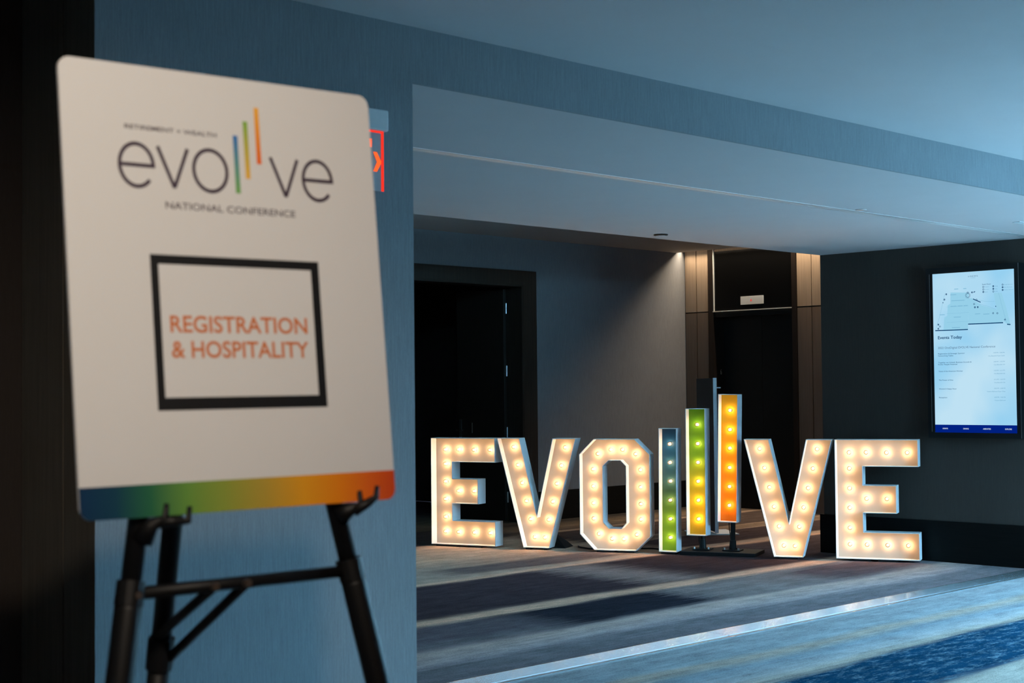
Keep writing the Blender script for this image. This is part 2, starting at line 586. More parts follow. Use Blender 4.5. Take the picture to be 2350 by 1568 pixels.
def ribbon(mb, pts, w, fn):
    """flat stroke of width w along 2D pts"""
    pts = [Vector(p) for p in pts]
    L, R = [], []
    for i, p in enumerate(pts):
        if i == 0:
            d = pts[1] - pts[0]
        elif i == len(pts) - 1:
            d = pts[-1] - pts[-2]
        else:
            d = (pts[i] - pts[i - 1]).normalized() + (pts[i + 1] - pts[i]).normalized()
        d.normalize()
        nn = Vector((-d.y, d.x)) * w / 2
        L.append(p + nn)
        R.append(p - nn)
    n = len(pts)
    mb.add([fn(*v) for v in L] + [fn(*v) for v in R], [(i, i + 1, n + i + 1, n + i) for i in range(n - 1)])


def disc2(mb, cx, cy, r, fn, n=16, r_in=0.0):
    if r_in <= 0:
        mb.add([fn(cx + r * math.cos(2 * math.pi * k / n), cy + r * math.sin(2 * math.pi * k / n)) for k in range(n)], [tuple(range(n))])
    else:
        vs = []
        for rr in (r, r_in):
            vs += [fn(cx + rr * math.cos(2 * math.pi * k / n), cy + rr * math.sin(2 * math.pi * k / n)) for k in range(n)]
        mb.add(vs, [(k, (k + 1) % n, n + (k + 1) % n, n + k) for k in range(n)])


# ================================================================== THE SETTING
YA = 4.738          # wall with the opening
Z0, Z1, Z2 = 3.144, 2.905, 3.468
XR, YR = 12.584, 8.25   # wall carrying the display, and its far corner
YB = 12.87          # back wall with the double door
XE = 16.32          # elevator wall

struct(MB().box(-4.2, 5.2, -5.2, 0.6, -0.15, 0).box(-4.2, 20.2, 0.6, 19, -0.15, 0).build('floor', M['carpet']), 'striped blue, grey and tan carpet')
o = MB()
o.box(-4.2, 5.2, -5.2, 0.6, Z0, Z0 + 0.2)
o.box(-4.2, 20.2, 0.6, YA + 0.0, Z0, Z0 + 0.2)
o.box(-4, 2.693, YA, 5.4, Z0, Z0 + 0.2)
struct(o.build('ceiling', M['ceiling']), 'white painted ceiling before the opening')
struct(MB().box(4.178, XR + 0.3, YA + 0.02, YR, Z1, Z0 + 0.2).box(2.9, 4.178, YA + 0.2, YR, Z1, Z0 + 0.2).build('ceiling', M['ceiling']), 'lower white ceiling beyond the header')
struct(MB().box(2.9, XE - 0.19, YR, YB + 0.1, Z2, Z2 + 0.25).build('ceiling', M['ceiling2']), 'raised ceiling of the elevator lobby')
# slot over the elevator wall that hides the lamp strip
o = MB()
o.box(XE - 0.19, XE + 0.3, YR, YB + 0.1, 3.82, 3.9)
o.box(XE - 0.21, XE - 0.19, YR, YB + 0.1, Z2 + 0.25, 3.82)
struct(o.build('trim_1', M['white']), 'top of the ceiling slot over the elevator wall')

# wall beside the opening + header
struct(MB().box(2.693, 2.76, YA, YA + 0.004, 0, Z0).box(2.76, 4.178, YA, YA + 0.2, 0, Z0).build('wall_left', M['wallpaper']), 'grey woven wallpaper wall behind the easel')
struct(MB().box(4.178, 20, YA, YA + 0.02, Z1, Z0 + 0.2).build('wall_header', M['wallpaper']), 'wallpapered header over the opening')
# recess left of the wall: two dark wood boards on its side, dark back
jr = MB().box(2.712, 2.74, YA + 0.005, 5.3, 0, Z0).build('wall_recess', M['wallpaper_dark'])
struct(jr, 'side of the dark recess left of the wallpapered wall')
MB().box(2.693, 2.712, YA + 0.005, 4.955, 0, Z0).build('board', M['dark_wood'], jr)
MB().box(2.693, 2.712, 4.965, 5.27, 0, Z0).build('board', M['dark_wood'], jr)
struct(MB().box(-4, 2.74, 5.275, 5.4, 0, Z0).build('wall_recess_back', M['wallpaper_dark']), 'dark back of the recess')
# walls outside the frame that close the hall
struct(MB().box(-4.2, -4, -5.2, 5.4, 0, Z0).build('wall_west', M['wallpaper']))
struct(MB().box(-4.2, 5.2, -5.2, -5.0, 0, Z0).build('wall_south', M['wallpaper']))
struct(MB().box(5.0, 5.2, -5.0, WIN_Y, 0, Z0).build('wall_partition', M['wallpaper']))
o = MB()
o.box(5.0, WIN_X0, WIN_Y - 0.2, WIN_Y, 0, Z0)
o.box(WIN_X1, 20, WIN_Y - 0.2, WIN_Y, 0, Z0)
o.box(WIN_X0, WIN_X1, WIN_Y - 0.2, WIN_Y, WIN_Z1, Z0)
struct(o.build('wall_front', M['wallpaper']))
struct(MB().box(20, 20.2, WIN_Y - 0.2, YA + 0.2, 0, Z0).build('wall_east', M['wallpaper']))
wf = MB()
for x in (WIN_X0, WIN_X0 + 2.5, WIN_X0 + 5.0, WIN_X0 + 7.5, WIN_X1 - 0.06):
    wf.box(x, x + 0.06, WIN_Y - 0.14, WIN_Y - 0.06, 0, WIN_Z1)
wf.box(WIN_X0, WIN_X1, WIN_Y - 0.14, WIN_Y - 0.06, 0.0, 0.08)
struct(wf.build('window_1', M['frame_black']), 'window wall with slim black mullions')
struct(MB().box(5.3, 60, -70, 0.58, -0.3, -0.15).build('ground', simple('dark_paving', (0.05, 0.05, 0.05), 0.9)))
struct(MB().box(-40, 90, -44, -40, -0.15, 7.5).build('low_sky_blocker', simple('dark_blocker', (0.04, 0.045, 0.05), 0.8)))  # unseen block added to keep low sky light out of the lobby
# lobby walls
struct(MB().box(2.74, 2.9, YA + 0.2, YB + 0.2, 0, Z2).build('wall_lobby_west', M['wallpaper']))
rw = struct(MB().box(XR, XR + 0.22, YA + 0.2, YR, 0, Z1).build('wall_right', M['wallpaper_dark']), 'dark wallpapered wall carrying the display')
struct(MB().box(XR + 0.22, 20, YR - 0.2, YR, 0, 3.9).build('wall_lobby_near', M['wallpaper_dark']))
struct(MB().box(XR, XR + 0.22, YR - 0.02, YR, Z1, 3.9).build('trim_2', M['ceiling']))
DX0, DX1, DZ = 11.30, 13.10, 2.895       # double door opening
o = MB()
o.box(2.9, DX0, YB, YB + 0.27, 0, Z2 + 0.25)
o.box(DX1, XE + 0.3, YB, YB + 0.27, 0, 3.9)
o.box(DX0, DX1, YB, YB + 0.27, DZ, Z2 + 0.25)
struct(o.build('wall_back', M['wallpaper_back']), 'grey wallpapered back wall with the double door')
bb = 0.36
struct(MB().box(XR - 0.03, XR, YA + 0.2, YR + 0.03, 0, bb + 0.012).build('baseboard_right', M['baseboard']), 'tall black baseboard under the display')
struct(MB().box(XR, XR + 0.3, YR, YR + 0.03, 0, bb + 0.012).build('baseboard_corner', M['baseboard']))
struct(MB().box(13.34, XE, YB - 0.025, YB, 0, bb).build('baseboard_back', M['baseboard']), 'tall black baseboard of the back wall')
# door surround
dr = empty('door_1', (DX1, YB, 0))
struct(dr, 'dark wood double doorway, one leaf standing open inwards')
def dbox(name, mat, x0, x1, y0, y1, z0, z1, parent=dr, bevel=0.0):
    return MB().box(x0 - DX1, x1 - DX1, y0 - YB, y1 - YB, z0, z1).build(name, mat, parent, bevel=bevel)
dbox('casing', M['casing_wood'], DX1, 13.335, YB - 0.025, YB, 0, DZ)
dbox('casing', M['casing_wood'], DX0 - 0.235, DX0, YB - 0.025, YB, 0, DZ)
dbox('casing', M['casing_wood'], DX0 - 0.235, 13.335, YB - 0.025, YB, DZ, 3.07)
dbox('jamb', M['casing_wood'], DX1 - 0.02, DX1, YB - 0.02, YB + 0.25, 0, DZ)
dbox('jamb', M['casing_wood'], DX0, DX0 + 0.02, YB - 0.02, YB + 0.25, 0, DZ)
dbox('jamb', M['casing_wood'], DX0 + 0.02, DX1 - 0.02, YB - 0.02, YB + 0.25, DZ - 0.02, DZ)
lf = dbox('door_leaf', M['door_wood'], 13.035, 13.08, YB + 0.255, YB + 1.10, 0.012, 2.86, bevel=0.002)
for z in (2.62, 1.85, 1.094, 0.30):
    h = MB()
    h.tube([(13.07 - DX1, 0.243, z - 0.065), (13.07 - DX1, 0.243, z + 0.065)], 0.009, 10)
    h.box(13.066 - DX1, 13.0795 - DX1, 0.243, 0.2535, z - 0.055, z + 0.055)
    h.build('hinge', M['steel'], dr)
h = MB()   # lever sets on both faces of the open leaf
h.box(13.0805 - DX1, 13.087 - DX1, 1.02, 1.065, 1.00, 1.25)
h.tube([(13.087 - DX1, 1.045, 1.115), (13.15 - DX1, 1.045, 1.115), (13.15 - DX1, 0.93, 1.115)], 0.009, 10)
h.box(13.028 - DX1, 13.0345 - DX1, 1.02, 1.065, 1.00, 1.25)
h.tube([(13.028 - DX1, 1.045, 1.115), (12.965 - DX1, 1.045, 1.115), (12.965 - DX1, 0.93, 1.115)], 0.009, 10)
h.build('lever_handle', M['steel'], lf)
MB().box(13.0285 - DX1, 13.0345 - DX1, 0.82, 0.832, 1.08, 1.21).build('latch_plate', M['steel'], lf)
# dark room beyond the door
o = MB()
o.box(9.0, 17.0, 18.5, 18.7, 0, 3.6)
o.box(9.0, 9.2, YB + 0.27, 18.5, 0, 3.6)
o.box(14.55, 14.7, YB + 0.27, 15.3, 0, 3.6)
o.box(14.55, 14.7, 15.3, 18.5, 0.022, 3.6)
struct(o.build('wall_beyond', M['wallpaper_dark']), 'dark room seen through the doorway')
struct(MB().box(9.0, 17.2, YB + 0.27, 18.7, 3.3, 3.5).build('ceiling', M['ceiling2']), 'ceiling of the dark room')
struct(MB().box(17.0, 17.2, YB + 0.27, 18.7, 0, 3.6).build('wall_beyond_east', M['white']))
area_light('far_room_lamp', (15.9, 16.8, 3.2), (15.9, 16.8, 0), 1.2, 2.4, 60.0, (0.45, 0.75, 1.0))

# ---- elevator wall
ew = MB()
ew.box(XE, XE + 0.3, 12.463, YB + 0.2, 0, 3.9)
ew.box(XE, XE + 0.3, YR, 11.047, 0, 3.9)
ew.box(XE + 0.245, XE + 0.3, 11.047, 12.463, 0, 3.9)
ew = struct(ew.build('wall_elevator', M['bronze']), 'bronze wood panelled elevator wall')
JY = [12.865, 12.668, 12.468]
RY = [11.046, 10.821, 10.62, 10.40, 10.18, 9.96, 9.74]
for ys in (JY, RY):
    for a, b2 in zip(ys[:-1], ys[1:]):
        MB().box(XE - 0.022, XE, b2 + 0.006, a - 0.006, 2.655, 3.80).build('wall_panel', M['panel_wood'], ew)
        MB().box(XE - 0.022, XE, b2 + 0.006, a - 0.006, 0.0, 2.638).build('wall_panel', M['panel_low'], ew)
el = empty('elevator', (XE, 11.75, 0))
tag(el, 'black elevator entrance with closed doors between bronze wood panels', 'elevator')
def ebox(name, mat, x0, x1, y0, y1, z0, z1, parent=el, bevel=0.0):
    return MB().box(x0 - XE, x1 - XE, y0 - 11.75, y1 - 11.75, z0, z1).build(name, mat, parent, bevel=bevel)
ebox('jamb', M['bronze'], XE - 0.03, XE + 0.21, 12.38, 12.46, 0, 3.78)
ebox('jamb', M['bronze'], XE - 0.03, XE + 0.21, 11.05, 11.12, 0, 3.78)
ebox('transom_panel', M['black_glass'], XE - 0.012, XE + 0.0, 11.125, 12.375, 2.652, 3.452)
ebox('transom_top', M['panel_wood'], XE - 0.012, XE + 0.0, 11.125, 12.375, 3.456, 3.78)
ebox('transom_trim', M['plate'], XE - 0.035, XE - 0.013, 11.122, 12.388, 2.640, 2.652)
ebox('transom_trim', M['plate'], XE - 0.033, XE - 0.013, 12.368, 12.378, 2.652, 3.77)
ebox('header', M['elevator_black'], XE - 0.01, XE + 0.21, 11.12, 12.38, 2.57, 2.638)
ebox('door_panel', M['elevator_black'], XE + 0.20, XE + 0.24, 11.754, 12.39, 0.0, 2.57)
ebox('door_panel', M['elevator_black'], XE + 0.20, XE + 0.24, 11.11, 11.750, 0.0, 2.57)
nm = MB()
put_text(nm, '6', 0, 0.032, 1.80, lambda x, z: (0.105 + x, 12.3785 - 11.75, z), cap=0.075)
nm.build('floor_number', M['number'], el)
fi = empty('floor_indicator', (XE - 0.013, 11.75, 2.773))
tag(fi, 'small pale steel floor indicator plate above the elevator doors', 'indicator')
MB().box(-0.012, 0.0, -0.182, 0.182, -0.055, 0.055).build('plate', M['plate'], fi, bevel=0.001)
t = MB()
put_text(t, '6', -0.014, 0.014, -0.016, lambda x, z: (-0.0125, 0.010 - x, z), cap=0.032, bold=0.02)
t.build('digit', M['red_led'], fi)

# ---- ceiling track and floor threshold of the folding partition
tr_ = MB()
tr_.box(2.95, XR, 5.99, 6.03, Z1 - 0.003, Z1)
tr_.box(2.95, XR, 6.036, 6.07, Z1 - 0.003, Z1)
struct(tr_.build('trim_3', M['track_metal']), 'metal partition track in the ceiling')
th = empty('trim_4', (7.92, 6.0, 0))
struct(th, 'ridged aluminium threshold strip across the carpet')
for (xa, xb) in ((2.95, 7.915), (7.921, XR - 0.03)):
    m_ = MB()
    xa -= 7.92
    xb -= 7.92
    m_.box(xa, xb, -0.115, 0.125, 0, 0.003)
    m_.box(xa, xb, -0.125, -0.115, 0, 0.010)
    for k in range(8):
        y = -0.062 + k * 0.024
        m_.add([(xa, y - 0.010, 0.003), (xa, y - 0.006, 0.010), (xa, y + 0.006, 0.010), (xa, y + 0.010, 0.003),
                (xb, y - 0.010, 0.003), (xb, y - 0.006, 0.010), (xb, y + 0.006, 0.010), (xb, y + 0.010, 0.003)],
               [(0, 1, 5, 4), (1, 2, 6, 5), (2, 3, 7, 6), (0, 3, 2, 1), (4, 5, 6, 7)])
    m_.build('threshold_plate', M['alu'], th)

# ================================================================== MARQUEE LETTERS
DEPTH, RECESS, TH = 0.165, 0.105, 0.0055
_bulb_parts = {}


def bulb_mesh():
    prof = [(0.0125, 0.0), (0.0125, 0.010), (0.0135, 0.012), (0.0165, 0.020), (0.0195, 0.028), (0.0205, 0.036), (0.0195, 0.044), (0.0165, 0.051), (0.0115, 0.0565), (0.005, 0.059)]
    rm = Matrix.Rotation(math.radians(90), 4, 'X')
    g = MB().lathe(prof, 18, rm).build('bulb', M['glass_bulb'], smooth=True)
    s = MB().lathe([(0.0165, -0.001), (0.0165, 0.008), (0.014, 0.010)], 14, rm).build('socket', M['white'])
    f = MB().lathe([(0.001, 0.012), (0.004, 0.015), (0.0055, 0.019), (0.004, 0.024), (0.001, 0.027)], 8, rm).build('filament', M['filament'])
    return g, s, f


_g, _s, _f = bulb_mesh()
_s.parent = _g
_f.parent = _g
_first = [True]
bulb_light = bpy.data.lights.new('bulb_light', 'POINT')
bulb_light.energy = BULB_POWER
bulb_light.color = BULB_COL
bulb_light.shadow_soft_size = 0.007


def add_bulb(parent, u, z, y):
    if _first[0]:
        b, s, f = _g, _s, _f
        _first[0] = False
    else:
        b, s, f = _g.copy(), _s.copy(), _f.copy()
        for o_ in (b, s, f):
            COL.objects.link(o_)
        s.parent = b
        f.parent = b
    b.parent = parent
    b.location = (u, y, z)
    b.rotation_euler = (0, random.uniform(0, 6.28), 0)
    l = bpy.data.objects.new('bulb_light', bulb_light)
    COL.objects.link(l)
    l.parent = parent
    l.location = (u, y - 0.0365, z)


def light_box(root, loops, face_mat, depth=DEPTH, recess=RECESS):
    """open-fronted box letter in local u (x), depth (y), height (z)"""
    outer = ccw(loops[0])
    holes = [ccw(h)[::-1] for h in loops[1:]]
    allL = [outer] + holes
    ins = [offset_loop(lp, TH) for lp in allL]
    sh = MB()
    for lp, il in zip(allL, ins):
        n = len(lp)
        vs = [(x, 0, z) for x, z in lp] + [(x, depth, z) for x, z in lp] + [(x, 0, z) for x, z in il] + [(x, depth, z) for x, z in il]
        fs = []
        for i in range(n):
            j = (i + 1) % n
            fs += [(i, j, n + j, n + i), (2 * n + j, 2 * n + i, 3 * n + i, 3 * n + j), (j, i, 2 * n + i, 2 * n + j), (n + i, n + j, 3 * n + j, 3 * n + i)]
        sh.add(vs, fs)
    sh.build('side_wall', M['white'], root)
    fp = MB()
    lo = [offset_loop(lp, TH - 0.0015) for lp in allL]
    fp.poly(lo, lambda x, z: (x, recess, z))
    fp.poly(lo, lambda x, z: (x, recess + 0.012, z))
    fp.build('face_panel', face_mat, root)


random.seed(4)
A_E = [(0, 0), (0.755, 0), (0.755, 0.25), (0.255, 0.25), (0.255, 0.424), (0.556, 0.424), (0.556, 0.681), (0.255, 0.681), (0.255, 0.853), (0.755, 0.853), (0.755, 1.102), (0, 1.102)]
B_E = [(0.133, 0.979), (0.289, 0.981), (0.474, 0.979), (0.660, 0.980), (0.133, 0.831), (0.132, 0.647), (0.131, 0.465), (0.287, 0.553), (0.471, 0.553), (0.130, 0.280), (0.129, 0.128), (0.285, 0.128), (0.471, 0.128), (0.656, 0.128)]
A_V = [(0, 0), (0.277, 0), (0.568, 1.102), (0.322, 1.102), (0.1475, 0.319), (-0.034, 1.104), (-0.276, 1.104)]
B_V = [(-0.121, 1.012), (-0.077, 0.830), (-0.032, 0.647), (0.010, 0.465), (0.056, 0.281), (0.099, 0.101), (0.206, 0.099), (0.250, 0.280), (0.294, 0.462), (0.340, 0.644), (0.388, 0.827), (0.431, 1.009)]
A_O = [(0, 0), (0.421, 0), (0.573, 0.147), (0.572, 0.948), (0.420, 1.098), (0.003, 1.098), (-0.147, 0.947), (-0.147, 0.155)]
H_O = [(0.153, 0.885), (0.275, 0.885), (0.328, 0.831), (0.328, 0.274), (0.279, 0.219), (0.153, 0.219), (0.096, 0.276), (0.096, 0.829)]
B_O = [(0.026, 0.949), (0.159, 0.991), (0.279, 0.991), (0.413, 0.948), (-0.025, 0.796), (0.459, 0.792), (-0.024, 0.627), (0.459, 0.622), (-0.024, 0.459), (0.459, 0.457), (-0.024, 0.307), (0.459, 0.305), (0.029, 0.155), (0.163, 0.110), (0.282, 0.109), (0.415, 0.155)]


def marquee(name, p0, t, loops, bulbs, label, feet, mat=None, lean=0.0, group='white marquee letters lit by rows of bulbs'):
    r = empty(name, p0, rot=(0, lean, math.atan2(t[1], t[0])))
    tag(r, label, 'letter', group)
    light_box(r, loops, mat or M['white_panel'])
    for (u, z) in bulbs:
        add_bulb(r, u, z, RECESS)
    for (a, b2) in feet:
        MB().box(a, b2, 0.012, DEPTH - 0.012, -0.02, 0.0).build('foot', M['black'], r)
    return r


marquee('marquee_letter', (10.53, 11.696, 0.02), (0.303, -0.953), [A_E], B_E,
        'leftmost white marquee letter E lit with round bulbs', [(0.05, 0.30), (0.42, 0.58)])
marquee('marquee_letter', (10.876, 10.697, 0.02), (0.415, -0.910), [A_V], B_V,
        'white marquee letter V between the leftmost E and the O', [(0.02, 0.07), (0.21, 0.25)])
marquee('marquee_letter', (11.147, 9.978, 0.02), (0.438, -0.899), [A_O, H_O], B_O,
        'white octagonal marquee letter O with bulbs around its hole', [(0.02, 0.20), (0.24, 0.40)])
marquee('marquee_letter', (11.774, 8.281, 0.02), (0.45, -0.893), [[(x * 0.975, z) for x, z in A_V]], [(x * 0.975 - 0.012, z) for x, z in B_V],
        'white marquee letter V right of the yellow and orange light bar', [(0.05, 0.22)])
marquee('marquee_letter', (12.035, 7.768, 0.02), (0.40, -0.917), [A_E], [(x - 0.011, z) for x, z in B_E],
        'rightmost white marquee letter E, below the wall display', [(0.16, 0.31), (0.38, 0.54)])

# ---- the three gradient bars on their black base plate
tb = (0.38, -0.925)
rzb = math.atan2(tb[1], tb[0])
BO = Vector((11.412, 9.375, 0.0))
def bar(u0, z0, w, h, lean, stops, bulbs, label, pole):
    r = empty('light_bar', BO + Vector((tb[0], tb[1], 0)) * u0 + Vector((0, 0, 0.0)), rot=(0, lean, rzb))
    tag(r, label, 'light bar', 'tall gradient light bars in the row of letters')
    light_box(r, [[(0, z0), (w, z0), (w, z0 + h), (0, z0 + h)]], make_gradient('gradient_paint', z0, z0 + h, [(p_, tuple(v_ * 0.85 for v_ in c_)) for p_, c_ in stops], 0.4))
    for (u, z) in bulbs:
        add_bulb(r, u, z, RECESS)
    if pole:
        MB().tube([(w * 0.55, DEPTH + 0.03, 0.040), (w * 0.55, DEPTH + 0.03, z0 + 0.35)], 0.024, 14).build('pole', M['black'], r, smooth=False)
        f = MB()
        f.tube([(w * 0.55, DEPTH + 0.03, 0.046), (w * 0.55, DEPTH + 0.03, 0.14)], [0.036, 0.030], 14)
        f.box(w * 0.55 - 0.085, w * 0.55 + 0.085, DEPTH - 0.05, DEPTH + 0.11, 0.0385, 0.050)
        fl = f.build('flange', M['black'], r)
        for sx in (-0.07, 0.07):
            MB().tube([(w * 0.55 + sx, DEPTH - 0.03, 0.046), (w * 0.55 + sx, DEPTH - 0.03, 0.07)], 0.011, 6).build('bolt', M['steel'], fl)
        MB().box(w * 0.55 - 0.05, w * 0.55 + 0.05, DEPTH, DEPTH + 0.006, z0 + 0.1, z0 + 0.32).build('bracket', M['black'], r)
        MB().tube([(w * 0.35, DEPTH + 0.02, z0 + 0.02), (w * 0.36, DEPTH + 0.03, z0 - 0.08), (w * 0.42, DEPTH + 0.06, max(0.06, z0 - 0.2)), (w * 0.8, DEPTH + 0.02, 0.05)], 0.005, 6).build('cable', M['black'], r)
    else:
        MB().box(0.02, w - 0.02, 0.01, DEPTH - 0.01, 0.0, z0).build('foot', M['black'], r)
    return r


blue, teal, grn = (0.004, 0.085, 0.22), (0.05, 0.16, 0.17), (0.15, 0.36, 0.015)
bar(0.0, 0.024, 0.181, 1.20, 0.010, [(0.0, (0.13, 0.32, 0.015)), (0.30, (0.09, 0.22, 0.015)), (0.47, (0.035, 0.10, 0.045)), (0.60, (0.025, 0.09, 0.11)), (0.82, (0.010, 0.075, 0.17)), (1.0, (0.003, 0.045, 0.13))],
    [(0.087, 1.07), (0.090, 0.889), (0.092, 0.707), (0.092, 0.521), (0.092, 0.338), (0.092, 0.157)],
    'shortest light bar, painted dark blue fading down to green', False)
bar(0.281, 0.19, 0.195, 1.225, 0.003, [(0.0, (0.62, 0.40, 0.015)), (0.25, (0.58, 0.40, 0.015)), (0.42, (0.36, 0.36, 0.015)), (0.62, (0.12, 0.28, 0.012)), (1.0, (0.065, 0.23, 0.005))],
    [(0.094, 1.259), (0.096, 1.073), (0.097, 0.892), (0.097, 0.709), (0.097, 0.525), (0.098, 0.343)],
    'middle light bar on a black pole, painted green fading down to yellow', True)
bar(0.580, 0.327, 0.192, 1.226, -0.022 * -1, [(0.0, (0.85, 0.20, 0.003)), (0.30, (0.84, 0.23, 0.004)), (0.55, (0.72, 0.30, 0.008)), (0.80, (0.58, 0.34, 0.012)), (1.0, (0.52, 0.34, 0.015))],
    [(0.095, 1.398), (0.096, 1.212), (0.096, 1.033), (0.096, 0.846), (0.096, 0.664), (0.096, 0.483)],
    'tallest light bar, raised highest on its pole, yellow fading to orange', True)
bp_ = empty('base_plate', BO + Vector((tb[0] * 0.02, tb[1] * 0.02, 0)), rzb)
tag(bp_, 'flat black base plate on the carpet under the gradient light bars', 'base plate')
MB().box(0.185, 0.93, 0.0, 0.40, 0.0, 0.035).build('plate', M['black'], bp_, bevel=0.004)

# ---- sandbag and cable behind the letters
sb = MB()
sv = [(-0.17, -0.13, 0), (0.20, -0.13, 0), (0.20, 0.13, 0), (-0.17, 0.13, 0), (-0.15, -0.05, 0.20), (-0.05, -0.04, 0.21), (0.02, 0.0, 0.155), (0.17, 0.03, 0.05), (-0.14, 0.06, 0.19)]
sb.add(sv, [(3, 2, 1, 0), (0, 1, 7, 6, 5, 4), (0, 4, 8, 3), (4, 5, 6, 8), (3, 8, 6, 7, 2), (1, 2, 7)])
sbo = sb.build('sandbag', simple('black_canvas', (0.007, 0.007, 0.008), 0.9, bstr=0.5), smooth=False, bevel=0.015)
sbo.location = (11.26, 10.66, 0)
sbo.rotation_euler = (0, 0, math.radians(-66))
tag(sbo, 'black sandbag lying on the carpet behind the letter V left of the O', 'sandbag')
cb = MB()
pts = [(11.42, 10.44), (11.36, 10.38), (11.33, 10.30), (11.30, 10.18), (11.38, 10.05), (11.50, 9.93), (11.62, 9.84), (11.72, 9.70), (11.70, 9.52), (11.78, 9.42)]
cb.tube([(x, y, 0.009) for x, y in pts], 0.008, 8)
tag(cb.build('power_cable', M['black'], smooth=True), 'black power cable lying on the carpet behind the letter O', 'cable')

# ---- stand-up sign seen nearly edge-on behind the bars
ss = empty('floor_sign', (13.315, 10.14, 0))
tag(ss, 'tall sign board on a flat foot, seen edge-on behind the light bars', 'sign')
d1 = Vector((0.45, 0.58, 0)).normalized()
d2 = Vector((d1.y, -d1.x, 0))
def obox(mb, a0, a1, b0, b1, z0, z1):
    vs = []
    for z in (z0, z1):
        for a, b in ((a0, b0), (a1, b0), (a1, b1), (a0, b1)):
            p = d1 * a + d2 * b
            vs.append((p.x, p.y, z))
    return mb.add(vs, [(3, 2, 1, 0), (4, 5, 6, 7), (0, 1, 5, 4), (1, 2, 6, 5), (2, 3, 7, 6), (3, 0, 4, 7)])
obox(MB(), 0.0, 0.74, 0.003, 0.036, 0.03, 1.722).build('panel', M['sign_back'], ss)
obox(MB(), -0.014, 0.0, 0.0, 0.039, 0.02, 1.725).build('edge_post', M['white_edge'], ss)
obox(MB(), -0.05, 0.50, -0.22, 0.26, 0.0, 0.012).build('foot_plate', M['white_edge'], ss)
obox(MB(), -0.012, 0.0, 0.039, 0.085, 1.61, 1.622).build('bracket', M['white_edge'], ss)

# ================================================================== WALL DISPLAY
XD = 12.47
kd = XD / 12.55
def SY(y): return y * kd
def SZ(z): return 1.6 + (z - 1.6) * kd
dp = empty('wall_display', (XR, SY(6.62), SZ(1.913)))
tag(dp, 'tall black framed wall display showing a floor map and events list', 'display')
OX, OY, OZ = XR, SY(6.62), SZ(1.913)
def lb(x0, x1, y0, y1, z0, z1, name, mat, bevel=0.0, parent=dp):
    return MB().box(x0 - OX, x1 - OX, SY(y0) - OY, SY(y1) - OY, SZ(z0) - OZ, SZ(z1) - OZ).build(name, mat, parent, bevel=bevel)
fr = MB()
for (a, b2, c_, d_) in ((6.175, 7.085, 2.640, 2.694), (6.175, 7.085, 1.135, 1.184), (6.175, 6.219, 1.184, 2.640), (7.017, 7.085, 1.184, 2.640)):
    fr.box(XD - 0.004 - OX, XR - OX, SY(a) - OY, SY(b2) - OY, SZ(c_) - OZ, SZ(d_) - OZ)
fr.build('frame', M['frame_black'], dp)
lb(XD - 0.007, XD - 0.0045, 6.1765, 6.180, 1.14, 2.69, 'edge_trim', M['steel'])
lb(XD - 0.007, XD - 0.0045, 7.044, 7.048, 1.19, 2.64, 'edge_trim', M['steel'])
SCR = emit('screen_pale_blue', lin(168, 216, 240), 1.0)
_nt = SCR.node_tree
_tc = _nt.nodes.new('ShaderNodeTexCoord')
_nf = noise(_nt, _tc.outputs['Object'], 1.6, 2, 0.5)
_cc = ramp(_nt, _nf, [(0.35, lin(150, 208, 240)), (0.65, lin(190, 225, 243))])
_nt.links.new(_cc, _nt.nodes['Emission'].inputs[0])
scr = MB().box(XD - OX, XD + 0.02 - OX, SY(6.219) - OY, SY(7.017) - OY, SZ(1.184) - OZ, SZ(2.640) - OZ).build('screen', SCR, dp)
def sfn(dx):
    # 2D: x grows to the reader's right (Y falls), y = z
    return lambda x, z: (XD - dx - OX, SY(-x) - OY, SZ(z) - OZ)
S1, S2, S3 = sfn(0.0006), sfn(0.0012), sfn(0.0018)
def area(mb, pts, fn):
    mb.poly([[(-y, z) for y, z in pts]], fn)
nav = MB(); area(nav, [(7.017, 1.184), (6.219, 1.184), (6.219, 1.255), (7.017, 1.255)], S1)
nav.build('menu_bar', emit('menu_blue', lin(0, 32, 128), 1.0), scr)
navt = MB()
for s_, a, b2 in (('EVENTS', 6.941, 6.889), ('DINING', 6.737, 6.684), ('AMENITIES', 6.545, 6.469), ('EXPLORE', 6.333, 6.270)):
    put_text(navt, s_, -a, -b2, 1.2145, S2, cap=0.0125, bold=0.012)
navt.build('menu_text', emit('menu_white', lin(215, 230, 250), 1.0), scr)
mp_ = MB()
area(mp_, [(6.915, 2.118), (6.672, 2.118), (6.656, 2.452), (6.838, 2.462), (6.842, 2.36), (6.868, 2.345), (6.875, 2.25), (6.905, 2.235)], S1)
area(mp_, [(6.668, 2.166), (6.334, 2.166), (6.353, 2.275), (6.535, 2.331), (6.63, 2.40), (6.66, 2.40)], S1)
area(mp_, [(6.418, 2.437), (6.341, 2.432), (6.30, 2.30), (6.264, 2.148), (6.293, 2.152), (6.352, 2.20), (6.39, 2.28)], S1)
mp_.build('floor_map', emit('map_blue', lin(150, 207, 232), 1.0), scr)
ml = MB()
ribbon(ml, [(-6.895, 2.455), (-6.91, 2.40), (-6.95, 2.25), (-7.0, 2.118)], 0.002, S1)
for zz in (2.33, 2.27, 2.19):
    ribbon(ml, [(-6.88, zz), (-6.66, zz + 0.002)], 0.0016, S2)
ribbon(ml, [(-6.60, 2.385), (-6.50, 2.365), (-6.41, 2.36)], 0.002, S1)
ribbon(ml, [(-6.56, 2.345), (-6.47, 2.318), (-6.40, 2.29)], 0.002, S2)
ribbon(ml, [(-6.37, 2.435), (-6.335, 2.30), (-6.30, 2.17)], 0.0022, S2)
